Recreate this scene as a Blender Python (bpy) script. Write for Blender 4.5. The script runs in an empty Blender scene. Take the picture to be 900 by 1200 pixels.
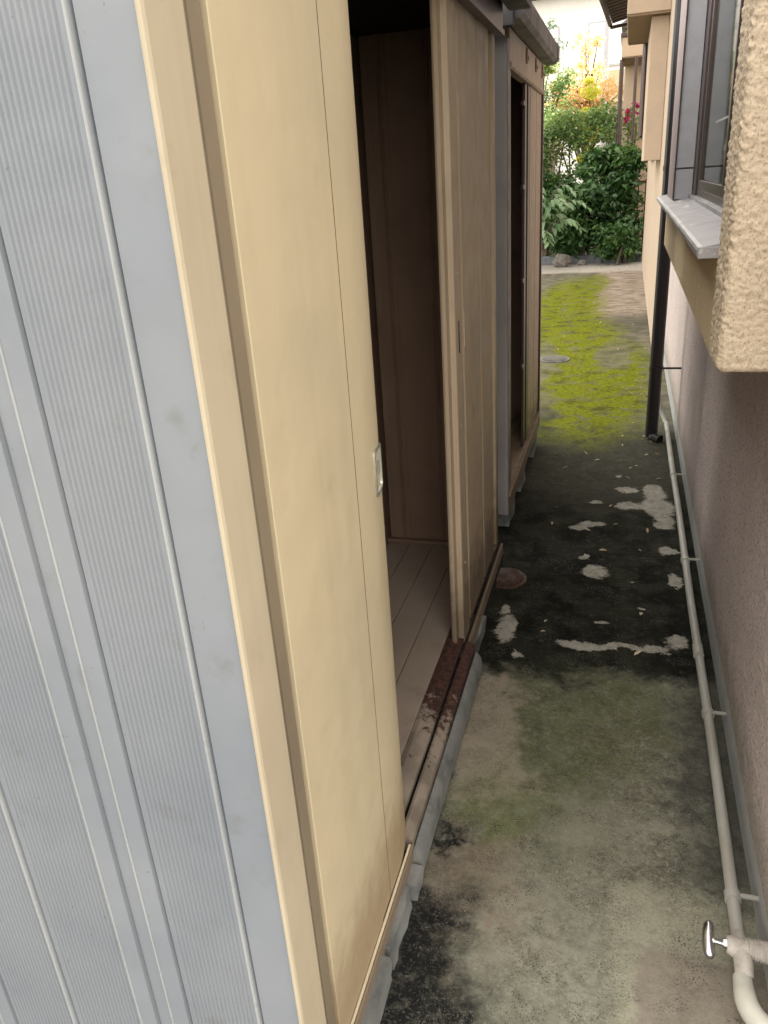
import bpy, bmesh, math, random
from mathutils import Vector, Matrix, noise
random.seed(7)
SC = bpy.context.scene
COL = SC.collection
# ------------------------------------------------------------------ camera
H = 1.5
cam = bpy.data.cameras.new('camera'); camo = bpy.data.objects.new('camera', cam); COL.objects.link(camo)
cam.sensor_fit = 'VERTICAL'; cam.sensor_height = 36.0; cam.lens = 915/1200*36
cam.clip_start = 0.02; cam.clip_end = 2000
Rm = Matrix(((0.95899103, -0.05169561, 0.2786822), (0.27607327, 0.39302097, -0.87710778), (-0.06418533, 0.9180752, 0.39117536)))
M4 = Rm.to_4x4(); M4.translation = (0, 0, H); camo.matrix_world = M4
SC.camera = camo
SC.render.resolution_x = 768; SC.render.resolution_y = 1024
# ------------------------------------------------------------------ sky, sun, exposure
SUN_EL = math.radians(40); SUN_AZ = math.radians(38)          # azimuth from +Y towards +X
w = bpy.data.worlds.new('World'); SC.world = w; w.use_nodes = True
nt = w.node_tree; bg = nt.nodes['Background']
sky = nt.nodes.new('ShaderNodeTexSky'); sky.sky_type = 'NISHITA'; sky.sun_disc = False
sky.sun_elevation = SUN_EL; sky.sun_rotation = SUN_AZ; sky.air_density = 1.0; sky.dust_density = 3.0; sky.ozone_density = 0.6
# thin bright cloud over the Nishita sky
wc = nt.nodes.new('ShaderNodeTexCoord'); wn_ = nt.nodes.new('ShaderNodeTexNoise'); wn_.inputs['Scale'].default_value = 2.2; wn_.inputs['Detail'].default_value = 5
wr = nt.nodes.new('ShaderNodeMapRange'); wr.inputs[1].default_value = .3; wr.inputs[2].default_value = .65; wr.inputs[3].default_value = .62; wr.inputs[4].default_value = .95
wm = nt.nodes.new('ShaderNodeMix'); wm.data_type = 'RGBA'; wm.inputs[7].default_value = (9.0, 8.5, 7.7, 1)
nt.links.new(wc.outputs['Generated'], wn_.inputs['Vector']); nt.links.new(wn_.outputs['Fac'], wr.inputs[0]); nt.links.new(wr.outputs[0], wm.inputs[0])
nt.links.new(sky.outputs[0], wm.inputs[6]); nt.links.new(wm.outputs[2], bg.inputs[0]); bg.inputs[1].default_value = 0.15
sun = bpy.data.lights.new('sun', 'SUN'); sun.energy = 5.0; sun.angle = math.radians(0.5); sun.color = (1, .93, .82)
suno = bpy.data.objects.new('sun', sun); COL.objects.link(suno)
sd = Vector((math.sin(SUN_AZ)*math.cos(SUN_EL), math.cos(SUN_AZ)*math.cos(SUN_EL), math.sin(SUN_EL)))
suno.rotation_euler = sd.to_track_quat('Z', 'Y').to_euler(); suno.location = (6, 10, 14)
SC.view_settings.view_transform = 'Standard'; SC.view_settings.look = 'None'
SC.view_settings.exposure = 1.6; SC.view_settings.gamma = 1
SC.cycles.max_bounces = 10; SC.cycles.diffuse_bounces = 6

# ------------------------------------------------------------------ helpers
def tag(o, label=None, cat=None, group=None, kind=None):
    if label: o['label'] = label
    if cat: o['category'] = cat
    if group: o['group'] = group
    if kind: o['kind'] = kind
    return o
def thing(name, label, cat, loc=(0, 0, 0), rot=(0, 0, 0), group=None):
    o = bpy.data.objects.new(name, None); COL.objects.link(o); o.location = loc; o.rotation_euler = rot
    o.empty_display_size = .1
    return tag(o, label, cat, group)
def obj(name, bm, m, parent=None, smooth=None, label=None):
    me = bpy.data.meshes.new(name)
    bmesh.ops.recalc_face_normals(bm, faces=bm.faces[:])
    bm.to_mesh(me); bm.free()
    o = bpy.data.objects.new(name, me); COL.objects.link(o)
    if m: me.materials.append(m)
    if smooth:
        for p in me.polygons: p.use_smooth = True
        try: me.set_sharp_from_angle(angle=math.radians(smooth))
        except Exception: pass
    if parent:
        o.parent = parent
        pm = parent
        off = Vector((0, 0, 0))
        while pm: off += Vector(pm.location); pm = pm.parent
        o.location = -off            # meshes are written in world coordinates
    if label: o['label'] = label
    return o
def centre(o):
    """move the origin of a mesh object to its own middle"""
    me = o.data; c = Vector((0, 0, 0))
    for v in me.vertices: c += v.co
    c /= len(me.vertices)
    me.transform(Matrix.Translation(-c)); o.location = Vector(o.location)+c
    return o
def box(bm, x0, x1, y0, y1, z0, z1, bev=0):
    vs = [bm.verts.new(p) for p in ((x0,y0,z0),(x1,y0,z0),(x1,y1,z0),(x0,y1,z0),(x0,y0,z1),(x1,y0,z1),(x1,y1,z1),(x0,y1,z1))]
    fs = [bm.faces.new([vs[i] for i in f]) for f in ((0,3,2,1),(4,5,6,7),(0,1,5,4),(1,2,6,5),(2,3,7,6),(3,0,4,7))]
    if bev:
        es = list({e for f in fs for e in f.edges})
        bmesh.ops.bevel(bm, geom=es, offset=bev, segments=2, affect='EDGES', profile=.5)
    return bm
def B(*a): return box(bmesh.new(), *a)
def prism(pts, axis, a0, a1, closed=True, bm=None):
    """pts: 2-D outline; axis 'z': pts=(x,y); 'y': pts=(x,z); 'x': pts=(y,z)"""
    bm = bm or bmesh.new()
    def P(p, a):
        return {'z': (p[0], p[1], a), 'y': (p[0], a, p[1]), 'x': (a, p[0], p[1])}[axis]
    A = [bm.verts.new(P(p, a0)) for p in pts]; Bv = [bm.verts.new(P(p, a1)) for p in pts]
    n = len(pts)
    for i in range(n if closed else n-1):
        j = (i+1) % n
        bm.faces.new((A[i], A[j], Bv[j], Bv[i]))
    if closed:
        bm.faces.new(A[::-1]); bm.faces.new(Bv)
    return bm
def tube(path, r, seg=12, bm=None, caps=True):
    bm = bm or bmesh.new()
    path = [Vector(p) for p in path]; n = len(path)
    rs = r if isinstance(r, (list, tuple)) else [r]*n
    rings = []; up = None
    for i, p in enumerate(path):
        t = (path[min(i+1, n-1)]-path[max(i-1, 0)]).normalized()
        if up is None:
            up = t.orthogonal().normalized()
        else:
            up = (up - t*up.dot(t)).normalized()
        s = t.cross(up)
        rings.append([bm.verts.new(p+(up*math.cos(2*math.pi*k/seg)+s*math.sin(2*math.pi*k/seg))*rs[i]) for k in range(seg)])
    for a, b in zip(rings, rings[1:]):
        for k in range(seg): bm.faces.new((a[k], a[(k+1) % seg], b[(k+1) % seg], b[k]))
    if caps: bm.faces.new(rings[0][::-1]); bm.faces.new(rings[-1])
    return bm
def ell(c, rx, ry, z0, z1, seg=40, bm=None):
    return prism([(c[0]+rx*math.cos(2*math.pi*k/seg), c[1]+ry*math.sin(2*math.pi*k/seg)) for k in range(seg)], 'z', z0, z1, True, bm)

# ------------------------------------------------------------------ materials
class N:
    def __init__(s, name):
        s.m = bpy.data.materials.new(name); s.m.use_nodes = True; s.t = s.m.node_tree
        s.b = s.t.nodes['Principled BSDF']; s.geo = None
    def n(s, typ, **kw):
        x = s.t.nodes.new(typ)
        for k, v in kw.items():
            if k in x.inputs.keys() if isinstance(k, str) else False: x.inputs[k].default_value = v
            else: setattr(x, k, v)
        return x
    def l(s, a, b): s.t.links.new(a, b)
    def pos(s):
        if not s.geo: s.geo = s.n('ShaderNodeTexCoord').outputs['Object']
        return s.geo
    def scaled(s, sx, sy, sz):
        m = s.n('ShaderNodeMapping'); m.inputs['Scale'].default_value = (sx, sy, sz); s.l(s.pos(), m.inputs[0]); return m.outputs[0]
    def noise(s, scale, detail=4, rough=.55, vec=None, dist=0):
        x = s.n('ShaderNodeTexNoise'); x.inputs['Scale'].default_value = scale; x.inputs['Detail'].default_value = detail
        x.inputs['Roughness'].default_value = rough; x.inputs['Distortion'].default_value = dist
        s.l(vec or s.pos(), x.inputs['Vector']); return x.outputs['Fac']
    def ramp(s, src, lo, hi, a=0., b=1.):
        x = s.n('ShaderNodeMapRange'); x.clamp = True; x.interpolation_type = 'SMOOTHSTEP'
        x.inputs[1].default_value = lo; x.inputs[2].default_value = hi; x.inputs[3].default_value = a; x.inputs[4].default_value = b
        s.l(src, x.inputs[0]); return x.outputs[0]
    def mix(s, fac, a, b, mode='MIX'):
        x = s.n('ShaderNodeMix', data_type='RGBA', blend_type=mode)
        for sock, v in ((x.inputs[0], fac), (x.inputs[6], a), (x.inputs[7], b)):
            if hasattr(v, 'node'): s.l(v, sock)
            elif isinstance(v, (int, float)): sock.default_value = v
            else: sock.default_value = (*v, 1)
        return x.outputs[2]
    def math(s, op, a, b=0.):
        x = s.n('ShaderNodeMath', operation=op)
        for i, v in ((0, a), (1, b)):
            if hasattr(v, 'node'): s.l(v, x.inputs[i])
            else: x.inputs[i].default_value = v
        return x.outputs[0]
    def bump(s, h, strength, dist):
        x = s.n('ShaderNodeBump'); x.inputs['Strength'].default_value = strength; x.inputs['Distance'].default_value = dist
        s.l(h, x.inputs['Height'])
        if s.b.inputs['Normal'].links: s.l(s.b.inputs['Normal'].links[0].from_socket, x.inputs['Normal'])
        s.l(x.outputs[0], s.b.inputs['Normal'])
    def col(s, c):
        if hasattr(c, 'node'): s.l(c, s.b.inputs['Base Color'])
        else: s.b.inputs['Base Color'].default_value = (*c, 1)
    def rough(s, r):
        if hasattr(r, 'node'): s.l(r, s.b.inputs['Roughness'])
        else: s.b.inputs['Roughness'].default_value = r

def paint(name, c, c2, rough=.5, metal=0., dirt=(.12,.09,.06), dirt_amt=.5, streak=True, spec=.4, dirt_z=None):
    """weathered painted sheet metal: blotches, streaks that run down, specks and dust"""
    k = N(name)
    big = k.ramp(k.noise(3.0, 5), .35, .7)
    col = k.mix(big, c, c2)
    if streak:
        st = k.ramp(k.noise(1.0, 5, .6, k.scaled(24, 24, .9)), .42, .7)
        col = k.mix(k.math('MULTIPLY', st, .26), col, tuple(v*.78 for v in c))
    sm = k.ramp(k.noise(9, 6, .65), .58, .74)
    col = k.mix(k.math('MULTIPLY', sm, .3*dirt_amt), col, dirt)
    sp = k.ramp(k.noise(170, 2, .5), .70, .76)
    sp = k.math('MULTIPLY', sp, k.ramp(k.noise(5, 2), .45, .6))
    col = k.mix(k.math('MULTIPLY', sp, .6*dirt_amt), col, dirt)
    if dirt_z:
        sx = k.n('ShaderNodeSeparateXYZ'); k.l(k.pos(), sx.inputs[0])
        nz = k.noise(14, 5)
        h = k.math('ADD', sx.outputs[2], k.math('MULTIPLY', nz, -dirt_z*.9))
        col = k.mix(k.ramp(h, 0, dirt_z*.6, .75, 0), col, dirt)
    k.col(col); k.b.inputs['Metallic'].default_value = metal
    k.rough(k.ramp(k.noise(14, 4), .3, .8, rough-.08, rough+.14))
    k.b.inputs['Specular IOR Level'].default_value = spec
    k.bump(k.noise(5, 3), .35, .012)
    k.bump(k.noise(150, 3), .12, .001)
    return k.m
def stucco(name, c, c2, scale, strength, dist, stain=(.3,.2,.08), grain=300, stain_amt=.25, base=0):
    k = N(name)
    col = k.mix(k.ramp(k.noise(4, 6), .35, .7), c, c2)
    col = k.mix(k.math('MULTIPLY', k.ramp(k.noise(1, 4, .6, k.scaled(6, 6, 1.1)), .5, .75), stain_amt), col, stain)
    h = k.noise(scale, 5, .6, dist=.3)
    col = k.mix(k.ramp(k.noise(grain, 3, .6), .52, .64, 0, .65), col, tuple(v*.42 for v in c))
    col = k.mix(k.ramp(k.noise(grain*.8, 3, .6), .34, .46, .3, 0), col, tuple(min(.8, v*1.35) for v in c))
    if base:                                     # splash dirt and algae at the foot of the wall
        sx = k.n('ShaderNodeSeparateXYZ'); k.l(k.pos(), sx.inputs[0])
        hh = k.math('ADD', sx.outputs[2], k.math('MULTIPLY', k.noise(9, 8, .75), -.30))
        col = k.mix(k.ramp(hh, -.06, .14, .65, 0), col, (.16,.15,.11))
    k.col(col); k.rough(.93); k.b.inputs['Specular IOR Level'].default_value = .2
    k.bump(h, strength, dist); k.bump(k.noise(grain, 3), strength*.5, dist*.2)
    return k.m
def plain(name, c, rough=.6, metal=0., var=.25, scale=20):
    k = N(name); k.col(k.mix(k.ramp(k.noise(scale, 5), .3, .75), c, tuple(v*(1-var) for v in c)))
    k.rough(rough); k.b.inputs['Metallic'].default_value = metal
    k.bump(k.noise(scale*8, 3), .15, .002)
    return k.m
def leafmat(name, cs, trans=.35, rough=.45):
    k = N(name)
    oi = k.n('ShaderNodeAttribute'); oi.attribute_name = 'tint'
    cr = k.n('ShaderNodeValToRGB'); e = cr.color_ramp.elements
    while len(e) < len(cs): e.new(.5)
    for i, c in enumerate(cs):
        e[i].position = i/(len(cs)-1); e[i].color = (*c, 1)
    k.l(oi.outputs['Fac'], cr.inputs[0]); k.l(cr.outputs[0], k.b.inputs['Base Color']); k.rough(rough)
    k.b.inputs['Specular IOR Level'].default_value = .35
    tr = k.n('ShaderNodeBsdfTranslucent'); k.l(cr.outputs[0], tr.inputs[0])
    mx = k.n('ShaderNodeMixShader'); mx.inputs[0].default_value = trans
    out = k.t.nodes['Material Output']
    k.l(k.b.outputs[0], mx.inputs[1]); k.l(tr.outputs[0], mx.inputs[2]); k.l(mx.outputs[0], out.inputs[0])
    return k.m

M = {}
M['grey_panel'] = paint('grey_paint', (.234,.248,.270), (.20,.217,.243), .38, dirt=(.15,.14,.12), dirt_amt=1.3, streak=False)
M['cream'] = paint('cream_paint', (.55,.46,.305), (.505,.425,.29), .48, dirt=(.30,.21,.12), dirt_amt=.5, dirt_z=.35)
M['cream_far'] = paint('shaded_cream_paint', (.48,.375,.26), (.41,.325,.23), .5, dirt=(.12,.085,.055), dirt_amt=.8, dirt_z=.4)  # cream darkened for shade on the far door, reused on other parts
M['post'] = paint('beige_post_paint', (.48,.41,.295), (.44,.37,.27), .5, dirt_amt=.5)
M['rib_glint'] = paint('rib_glint_paint', (.37,.38,.385), (.31,.32,.33), .3, dirt_amt=.4, streak=False)  # lighter, glossier grey that paints the sky glint onto the rib beads
M['cream_edge'] = paint('cream_edge_paint', (.62,.53,.38), (.56,.48,.34), .5, dirt_amt=.3)
M['inner'] = paint('inner_brown_sheet', (.23,.15,.105), (.18,.12,.085), .6, dirt_amt=.5)
M['brown_groove'] = paint('brown_channel_paint', (.23,.185,.125), (.19,.15,.105), .5, dirt_amt=.6)
M['board'] = paint('grey_brown_floor_paint', (.33,.27,.22), (.27,.22,.18), .6, dirt=(.10,.07,.05), dirt_amt=1)
M['roof_metal'] = paint('brown_grey_roof_paint', (.085,.085,.088), (.065,.066,.07), .5, dirt_amt=.5, streak=False)
M['bronze'] = plain('dark_bronze_aluminium', (.075,.05,.045), .35, .4)
M['black_pipe'] = plain('black_pipe_plastic', (.012,.009,.010), .4)
k = N('weathered_aluminium'); a_ = k.ramp(k.noise(1, 6, .7, k.scaled(30, 5, 30)), .56, .66)
k.col(k.mix(a_, k.mix(k.ramp(k.noise(9, 5), .4, .65), (.36,.345,.36), (.27,.26,.27)), (.62,.60,.58))); k.rough(k.ramp(a_, 0, 1, .42, .75)); k.b.inputs['Metallic'].default_value = .3
k.bump(k.noise(60, 4), .1, .002); M['alu'] = k.m
M['alu_panel'] = plain('grey_aluminium_panel', (.42,.42,.45), .42, .1, .12)
M['chrome'] = plain('chrome', (.55,.55,.58), .24, 1., .3)
M['zinc'] = plain('zinc_handle', (.5,.5,.44), .35, .7, .3)
M['pvc'] = paint('grey_pvc', (.36,.35,.32), (.28,.27,.235), .5, dirt=(.12,.10,.07), dirt_amt=.9, streak=False)
M['tape'] = plain('white_pipe_tape', (.46,.42,.38), .7, 0, .3, 60)
M['insul'] = plain('pale_pipe_sleeve', (.46,.445,.39), .6, 0, .15, 30)
M['black'] = plain('black_void', (.006,.005,.005), .8)
M['stone'] = plain('grey_stone', (.22,.20,.18), .9, 0, .5, 18)

def concrete(name, c, c2, dark=(.04,.04,.035), amt=.6, sc=1.):
    k = N(name)
    col = k.mix(k.ramp(k.noise(7*sc, 7, .65), .35, .68), c, c2)
    col = k.mix(k.math('MULTIPLY', k.ramp(k.noise(4*sc, 7, .7), .52, .66), amt), col, dark)
    col = k.mix(k.ramp(k.noise(190, 3), .58, .75, 0, .5), col, tuple(v*.45 for v in c))
    k.col(col); k.rough(.9); k.bump(k.noise(45, 6, .7), .5, .004); k.bump(k.noise(260, 3), .35, .0015)
    return k.m
M['block'] = concrete('mouldy_grey_concrete', (.20,.20,.19), (.13,.135,.13))
M['plinth'] = concrete('grey_plinth_render', (.36,.365,.36), (.31,.315,.31), amt=.2)
M['kerb'] = concrete('blue_grey_kerb_concrete', (.19,.20,.22), (.13,.14,.15))
def rusty(name, base, rust=(.09,.022,.012), cover=(.42,.6)):
    k = N(name)
    r = k.ramp(k.noise(22, 7, .7), *cover)
    col = k.mix(r, base, k.mix(k.noise(80, 4), rust, tuple(v*.35 for v in rust)))
    k.col(col); k.rough(k.ramp(r, 0, 1, .5, .85)); k.bump(k.noise(120, 5), .5, .002)
    return k.m
# rust that covers only the middle stretch of the threshold
def rust_zone(name, base, y0, y1, soft=.12):
    k = N(name)
    sx = k.n('ShaderNodeSeparateXYZ'); k.l(k.pos(), sx.inputs[0])
    n1 = k.math('MULTIPLY', k.math('SUBTRACT', k.noise(24, 8, .8), .5), 1.0)
    y = k.math('ADD', sx.outputs[1], n1)
    m = k.math('MULTIPLY', k.ramp(y, y0-soft*.3, y0+soft*.3), k.ramp(y, y1-soft, y1+soft, 1, 0))
    m = k.math('MAXIMUM', m, k.ramp(k.noise(30, 6, .7), .60, .68))
    rust = k.mix(k.ramp(k.noise(60, 6, .7), .4, .62), (.075,.026,.017), (.016,.008,.006))
    k.col(k.mix(m, k.mix(k.ramp(k.noise(12, 5), .4, .7), base, tuple(v*.6 for v in base)), rust)); k.rough(k.ramp(m, 0, 1, .5, .9))
    k.bump(k.noise(110, 5), .5, .002)
    return k.m
M['threshold'] = rust_zone('rusted_threshold_paint', (.26,.215,.17), 1.72, 2.9)
M['manhole'] = rusty('rusty_iron', (.07,.045,.035), (.085,.04,.025))
M['stucco_near'] = stucco('rough_cream_stucco', (.68,.56,.42), (.60,.49,.37), 60, .5, .004, stain=(.45,.33,.2), grain=260, stain_amt=.2)
M['stucco_bay'] = stucco('yellow_cream_render', (.66,.53,.34), (.68,.55,.37), 55, .5, .003, stain=(.50,.34,.12), stain_amt=.45)
M['stucco_wall'] = stucco('pinkish_grey_stucco', (.55,.47,.445), (.49,.42,.40), 150, .8, .004, stain=(.30,.25,.21), grain=125, stain_amt=.15, base=1)
M['peach'] = stucco('peach_render', (.50,.395,.30), (.45,.36,.275), 60, .3, .004, stain=(.35,.25,.16))

# ------------------------------------------------------------------ ground
g = bmesh.new()
vs = [g.verts.new(p) for p in ((-300,-300,-.06),(300,-300,-.06),(300,300,-.06),(-300,300,-.06))]; g.faces.new(vs)
k = N('garden_earth'); k.col(k.mix(k.ramp(k.noise(.8, 8, .7), .4, .65), (.10,.085,.06), (.06,.07,.035))); k.rough(.95); k.bump(k.noise(12, 8, .7), .6, .03)
tag(obj('ground', g, k.m), kind='structure')

# passage concrete: one gently uneven sheet, all stains and moss are in its material
k = N('stained_mossy_concrete')
P = k.pos()
nz = k.n('ShaderNodeTexNoise'); nz.inputs['Scale'].default_value = 5; nz.inputs['Detail'].default_value = 6; nz.inputs['Roughness'].default_value = .62; k.l(P, nz.inputs['Vector'])
nf = k.n('ShaderNodeTexNoise'); nf.inputs['Scale'].default_value = 24; nf.inputs['Detail'].default_value = 8; nf.inputs['Roughness'].default_value = .72; k.l(P, nf.inputs['Vector'])
def vsub(sock, amt):
    a = k.n('ShaderNodeVectorMath', operation='SUBTRACT'); k.l(sock, a.inputs[0]); a.inputs[1].default_value = (.5,.5,.5)
    s = k.n('ShaderNodeVectorMath', operation='SCALE'); k.l(a.outputs[0], s.inputs[0]); s.inputs['Scale'].default_value = amt
    return s.outputs[0]
def vadd(a, b):
    x = k.n('ShaderNodeVectorMath', operation='ADD'); k.l(a, x.inputs[0]); k.l(b, x.inputs[1]); return x.outputs[0]
warpS = vadd(vadd(P, vsub(nz.outputs['Color'], .12)), vsub(nf.outputs['Color'], .085))   # small warp for paint patches
warpB = vadd(vadd(P, vsub(nz.outputs['Color'], .42)), vsub(nf.outputs['Color'], .16))   # strong warp for stains
def blob(cx, cy, rx, ry, soft=.35, warp=None):
    s = k.n('ShaderNodeMapping', vector_type='POINT')
    s.inputs['Scale'].default_value = (1/rx, 1/ry, 0); s.inputs['Location'].default_value = (-cx/rx, -cy/ry, 0)
    k.l(warp or warpB, s.inputs[0])
    d = k.n('ShaderNodeVectorMath', operation='LENGTH'); k.l(s.outputs[0], d.inputs[0])
    return k.ramp(d.outputs['Value'], 1-soft, 1+soft, 1, 0)
def mul(a, b): return k.math('MULTIPLY', a, b)
def mx(a, b): return k.math('MAXIMUM', a, b)
xyz = k.n('ShaderNodeSeparateXYZ'); k.l(warpB, xyz.inputs[0]); WX, WY = xyz.outputs[0], xyz.outputs[1]
xyz2 = k.n('ShaderNodeSeparateXYZ'); k.l(warpS, xyz2.inputs[0]); SX, SY = xyz2.outputs[0], xyz2.outputs[1]
fine = k.noise(130, 6, .8); med = k.noise(32, 8, .78); big = k.noise(6, 6, .65)
# base: grey-buff concrete
c = k.mix(k.ramp(big, .38, .62), (.195,.19,.15), (.135,.135,.102))
c = k.mix(k.ramp(med, .46, .62, 0, .85), c, (.085,.082,.062))
c = k.mix(k.ramp(k.noise(70, 8, .85), .50, .60, 0, .55), c, (.34,.325,.27))
# greenish algae in the middle
c = k.mix(mul(mx(blob(-.10, 1.86, .22, .42, .5), blob(-.02, 2.0, .26, .22, .5)), k.ramp(med, .36, .58, .85, .35)), c, (.085,.10,.035))
c = k.mix(mul(blob(-.26, 1.55, .10, .16, .6), .6), c, (.12,.14,.05))
# pinkish bare patches on the left
c = k.mix(mul(blob(-.33, 1.93, .11, .27, .35), .85), c, k.mix(k.ramp(fine, .4, .7), (.30,.26,.20), (.22,.19,.15)))
c = k.mix(mul(blob(-.30, 1.66, .12, .10, .4), .7), c, (.30,.265,.20))
c = k.mix(mul(blob(-.25, 1.28, .13, .17, .5), .65), c, (.20,.155,.115))
# brown-orange specks, right of centre
c = k.mix(mul(mul(blob(.09, 1.62, .13, .35, .5), k.ramp(fine, .50, .62)), .7), c, (.10,.065,.03))
c = k.mix(mul(blob(.03, 1.55, .18, .10, .6), .45), c, (.27,.26,.21))
# pale greenish worn foreground
c = k.mix(mul(blob(-.08, 1.12, .24, .22, .6), k.ramp(med, .42, .56, .1, .8)), c, (.255,.255,.20))
# dark damp strip along the right pipe
c = k.mix(mul(k.ramp(k.math('SUBTRACT', WX, mul(WY, .05)), .06, .20), k.ramp(WY, 1.30, 1.5)), c, k.mix(k.ramp(med, .4, .7), (.085,.085,.07), (.045,.045,.038)))
# smooth mortar repair by the tap, with a pale ridge round it
rep = k.ramp(k.math('SUBTRACT', k.math('MULTIPLY', k.math('SUBTRACT', SX, .075), 1.), mul(k.math('SUBTRACT', SY, .95), .16)), -.012, .012)
rep = mul(rep, k.ramp(SY, 1.20, 1.23, 1, 0))
ring = mul(mul(k.ramp(SX, .02, .07), k.ramp(SY, 1.33, 1.40, 1, 0)), .8)
c = k.mix(ring, c, k.mix(k.ramp(fine, .4, .7), (.30,.29,.22), (.20,.20,.15)))
c = k.mix(mul(rep, .9), c, k.mix(k.ramp(med, .4, .7), (.22,.19,.155), (.17,.15,.125)))
# black mould: foot of the near shed
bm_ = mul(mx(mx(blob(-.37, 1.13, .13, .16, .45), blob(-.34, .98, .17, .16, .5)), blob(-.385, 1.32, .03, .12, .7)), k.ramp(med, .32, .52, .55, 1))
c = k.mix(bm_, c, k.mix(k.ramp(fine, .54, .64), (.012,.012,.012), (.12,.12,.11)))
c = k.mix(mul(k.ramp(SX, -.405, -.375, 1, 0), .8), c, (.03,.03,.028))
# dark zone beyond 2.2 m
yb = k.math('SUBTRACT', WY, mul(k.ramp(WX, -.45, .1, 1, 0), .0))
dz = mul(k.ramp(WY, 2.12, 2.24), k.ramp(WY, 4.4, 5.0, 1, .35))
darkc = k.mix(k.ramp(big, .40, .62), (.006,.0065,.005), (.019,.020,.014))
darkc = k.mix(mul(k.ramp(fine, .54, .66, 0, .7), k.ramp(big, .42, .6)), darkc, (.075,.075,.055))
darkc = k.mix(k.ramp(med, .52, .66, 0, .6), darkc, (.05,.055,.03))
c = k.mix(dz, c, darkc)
# softer grey-green stretch before the moss
c = k.mix(mul(blob(-.05, 4.15, .5, .55, .5), .75), c, k.mix(k.ramp(med, .4, .65), (.075,.073,.055), (.04,.042,.028)))
# pale repair spots and worn-through paint
spots = [(-.335,2.42,.038,.085),(-.36,2.54,.02,.03),(-.06,2.89,.050,.055),(-.10,3.03,.02,.025),(.085,3.60,.07,.05),(.205,3.60,.075,.13),(.23,3.42,.05,.07),(.20,3.78,.055,.10),(-.09,3.37,.055,.03),(-.13,3.32,.03,.03),(.07,3.82,.05,.035),(-.08,3.62,.035,.02),
         (.235,3.12,.03,.05),(.245,2.86,.02,.05),(-.07,2.35,.10,.028),(.05,2.36,.09,.02),(.17,2.36,.05,.022),(.235,2.42,.035,.05),(-.005,2.50,.02,.015),(.13,2.62,.015,.012),(-.28,2.26,.02,.02),(.03,4.02,.015,.012)]
sm = None
for s in spots:
    b_ = blob(*s, soft=.16, warp=warpS); sm = b_ if sm is None else mx(sm, b_)
c = k.mix(mul(sm, k.ramp(fine, .3, .5, .75, 1)), c, k.mix(k.ramp(med, .42, .65), (.36,.34,.30), (.24,.23,.19)))
# fine pale and dark grit everywhere
c = k.mix(k.ramp(k.noise(330, 3, .6), .58, .66, 0, .5), c, (.36,.34,.30)) if False else k.mix(mul(k.ramp(k.noise(330, 3, .6), .58, .66, 0, .5), k.ramp(k.noise(9, 3), .45, .62)), c, (.36,.34,.30))
c = k.mix(mul(k.ramp(k.noise(260, 3, .6), .54, .66, 0, .75), k.ramp(k.noise(12, 4), .42, .6)), c, (.02,.02,.016))
c = k.mix(k.ramp(k.noise(13, 12, .85), .47, .58, 0, .38), c, k.mix(.6, c, (.02,.02,.015)))
# moss
moss = mx(mx(blob(-.20, 5.6, .42, 1.05, .35), blob(-.62, 9.1, .42, 2.9, .3)), mx(blob(-.15, 6.5, .42, 1.1, .35), blob(-.45, 7.6, .45, 1.3, .35)))
moss = mx(moss, mul(blob(-.36, 11.5, .18, .9, .4), .9))
holes = mx(mx(blob(-.05, 6.9, .16, .5, .4), blob(-.66, 6.5, .14, 1.0, .5)), blob(-.50, 5.15, .13, .45, .5))
moss = mul(mul(moss, k.ramp(holes, 0, 1, 1, .25)), k.ramp(k.noise(7, 9, .75), .38, .50, .30, 1))
far = k.mix(k.ramp(big, .4, .6), (.15,.135,.10), (.09,.085,.06))
c = k.mix(k.ramp(WY, 4.8, 5.6), c, far)
tan = mul(k.ramp(WX, -.42, -.25), k.ramp(WY, 8.3, 8.7))
c = k.mix(tan, c, k.mix(k.ramp(k.noise(5, 9, .75, k.scaled(1, 3.2, 1)), .42, .60), (.31,.255,.205), (.13,.105,.08)))
c = k.mix(mul(mul(k.ramp(WY, 7.6, 8.6), k.ramp(WY, 8.6, 9.2, 1, 0)), .7), c, (.05,.05,.035))
c = k.mix(k.ramp(WY, 12.6, 12.9), c, (.36,.33,.29))
mossc = k.mix(k.ramp(k.noise(40, 6, .7), .35, .68), (.175,.195,.003), (.075,.088,.003))
mossc = k.mix(k.ramp(big, .5, .68), mossc, (.06,.065,.008))
c = k.mix(moss, c, mossc)
k.col(c)
k.rough(.92)
k.b.inputs['Specular IOR Level'].default_value = .08
k.bump(mul(moss, k.noise(70, 5, .7)), .5, .015); k.bump(k.noise(55, 8, .75), .55, .005); k.bump(k.noise(330, 3), .4, .0015)
M['path'] = k.m
p = bmesh.new()
NX, NY = 46, 300
grid = []
for j in range(NY+1):
    y = -2 + 15.9*j/NY; row = []
    for i in range(NX+1):
        x = -1.9 + 2.26*i/NX
        z = noise.noise(Vector((x*2.2, y*1.1, 0)))*.006 + noise.noise(Vector((x*9, y*7, 3)))*.0018
        row.append(p.verts.new((x, y, z-.004)))
    grid.append(row)
for j in range(NY):
    for i in range(NX): p.faces.new((grid[j][i], grid[j][i+1], grid[j+1][i+1], grid[j+1][i]))
tag(obj('path', p, M['path'], smooth=180), kind='structure')

# ------------------------------------------------------------------ near shed
ZT = 1.93
s1 = thing('storage_shed', 'near cream metal storage shed with its sliding door open and grey ribbed side', 'shed', (-.85, 1.8, 0))
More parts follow.
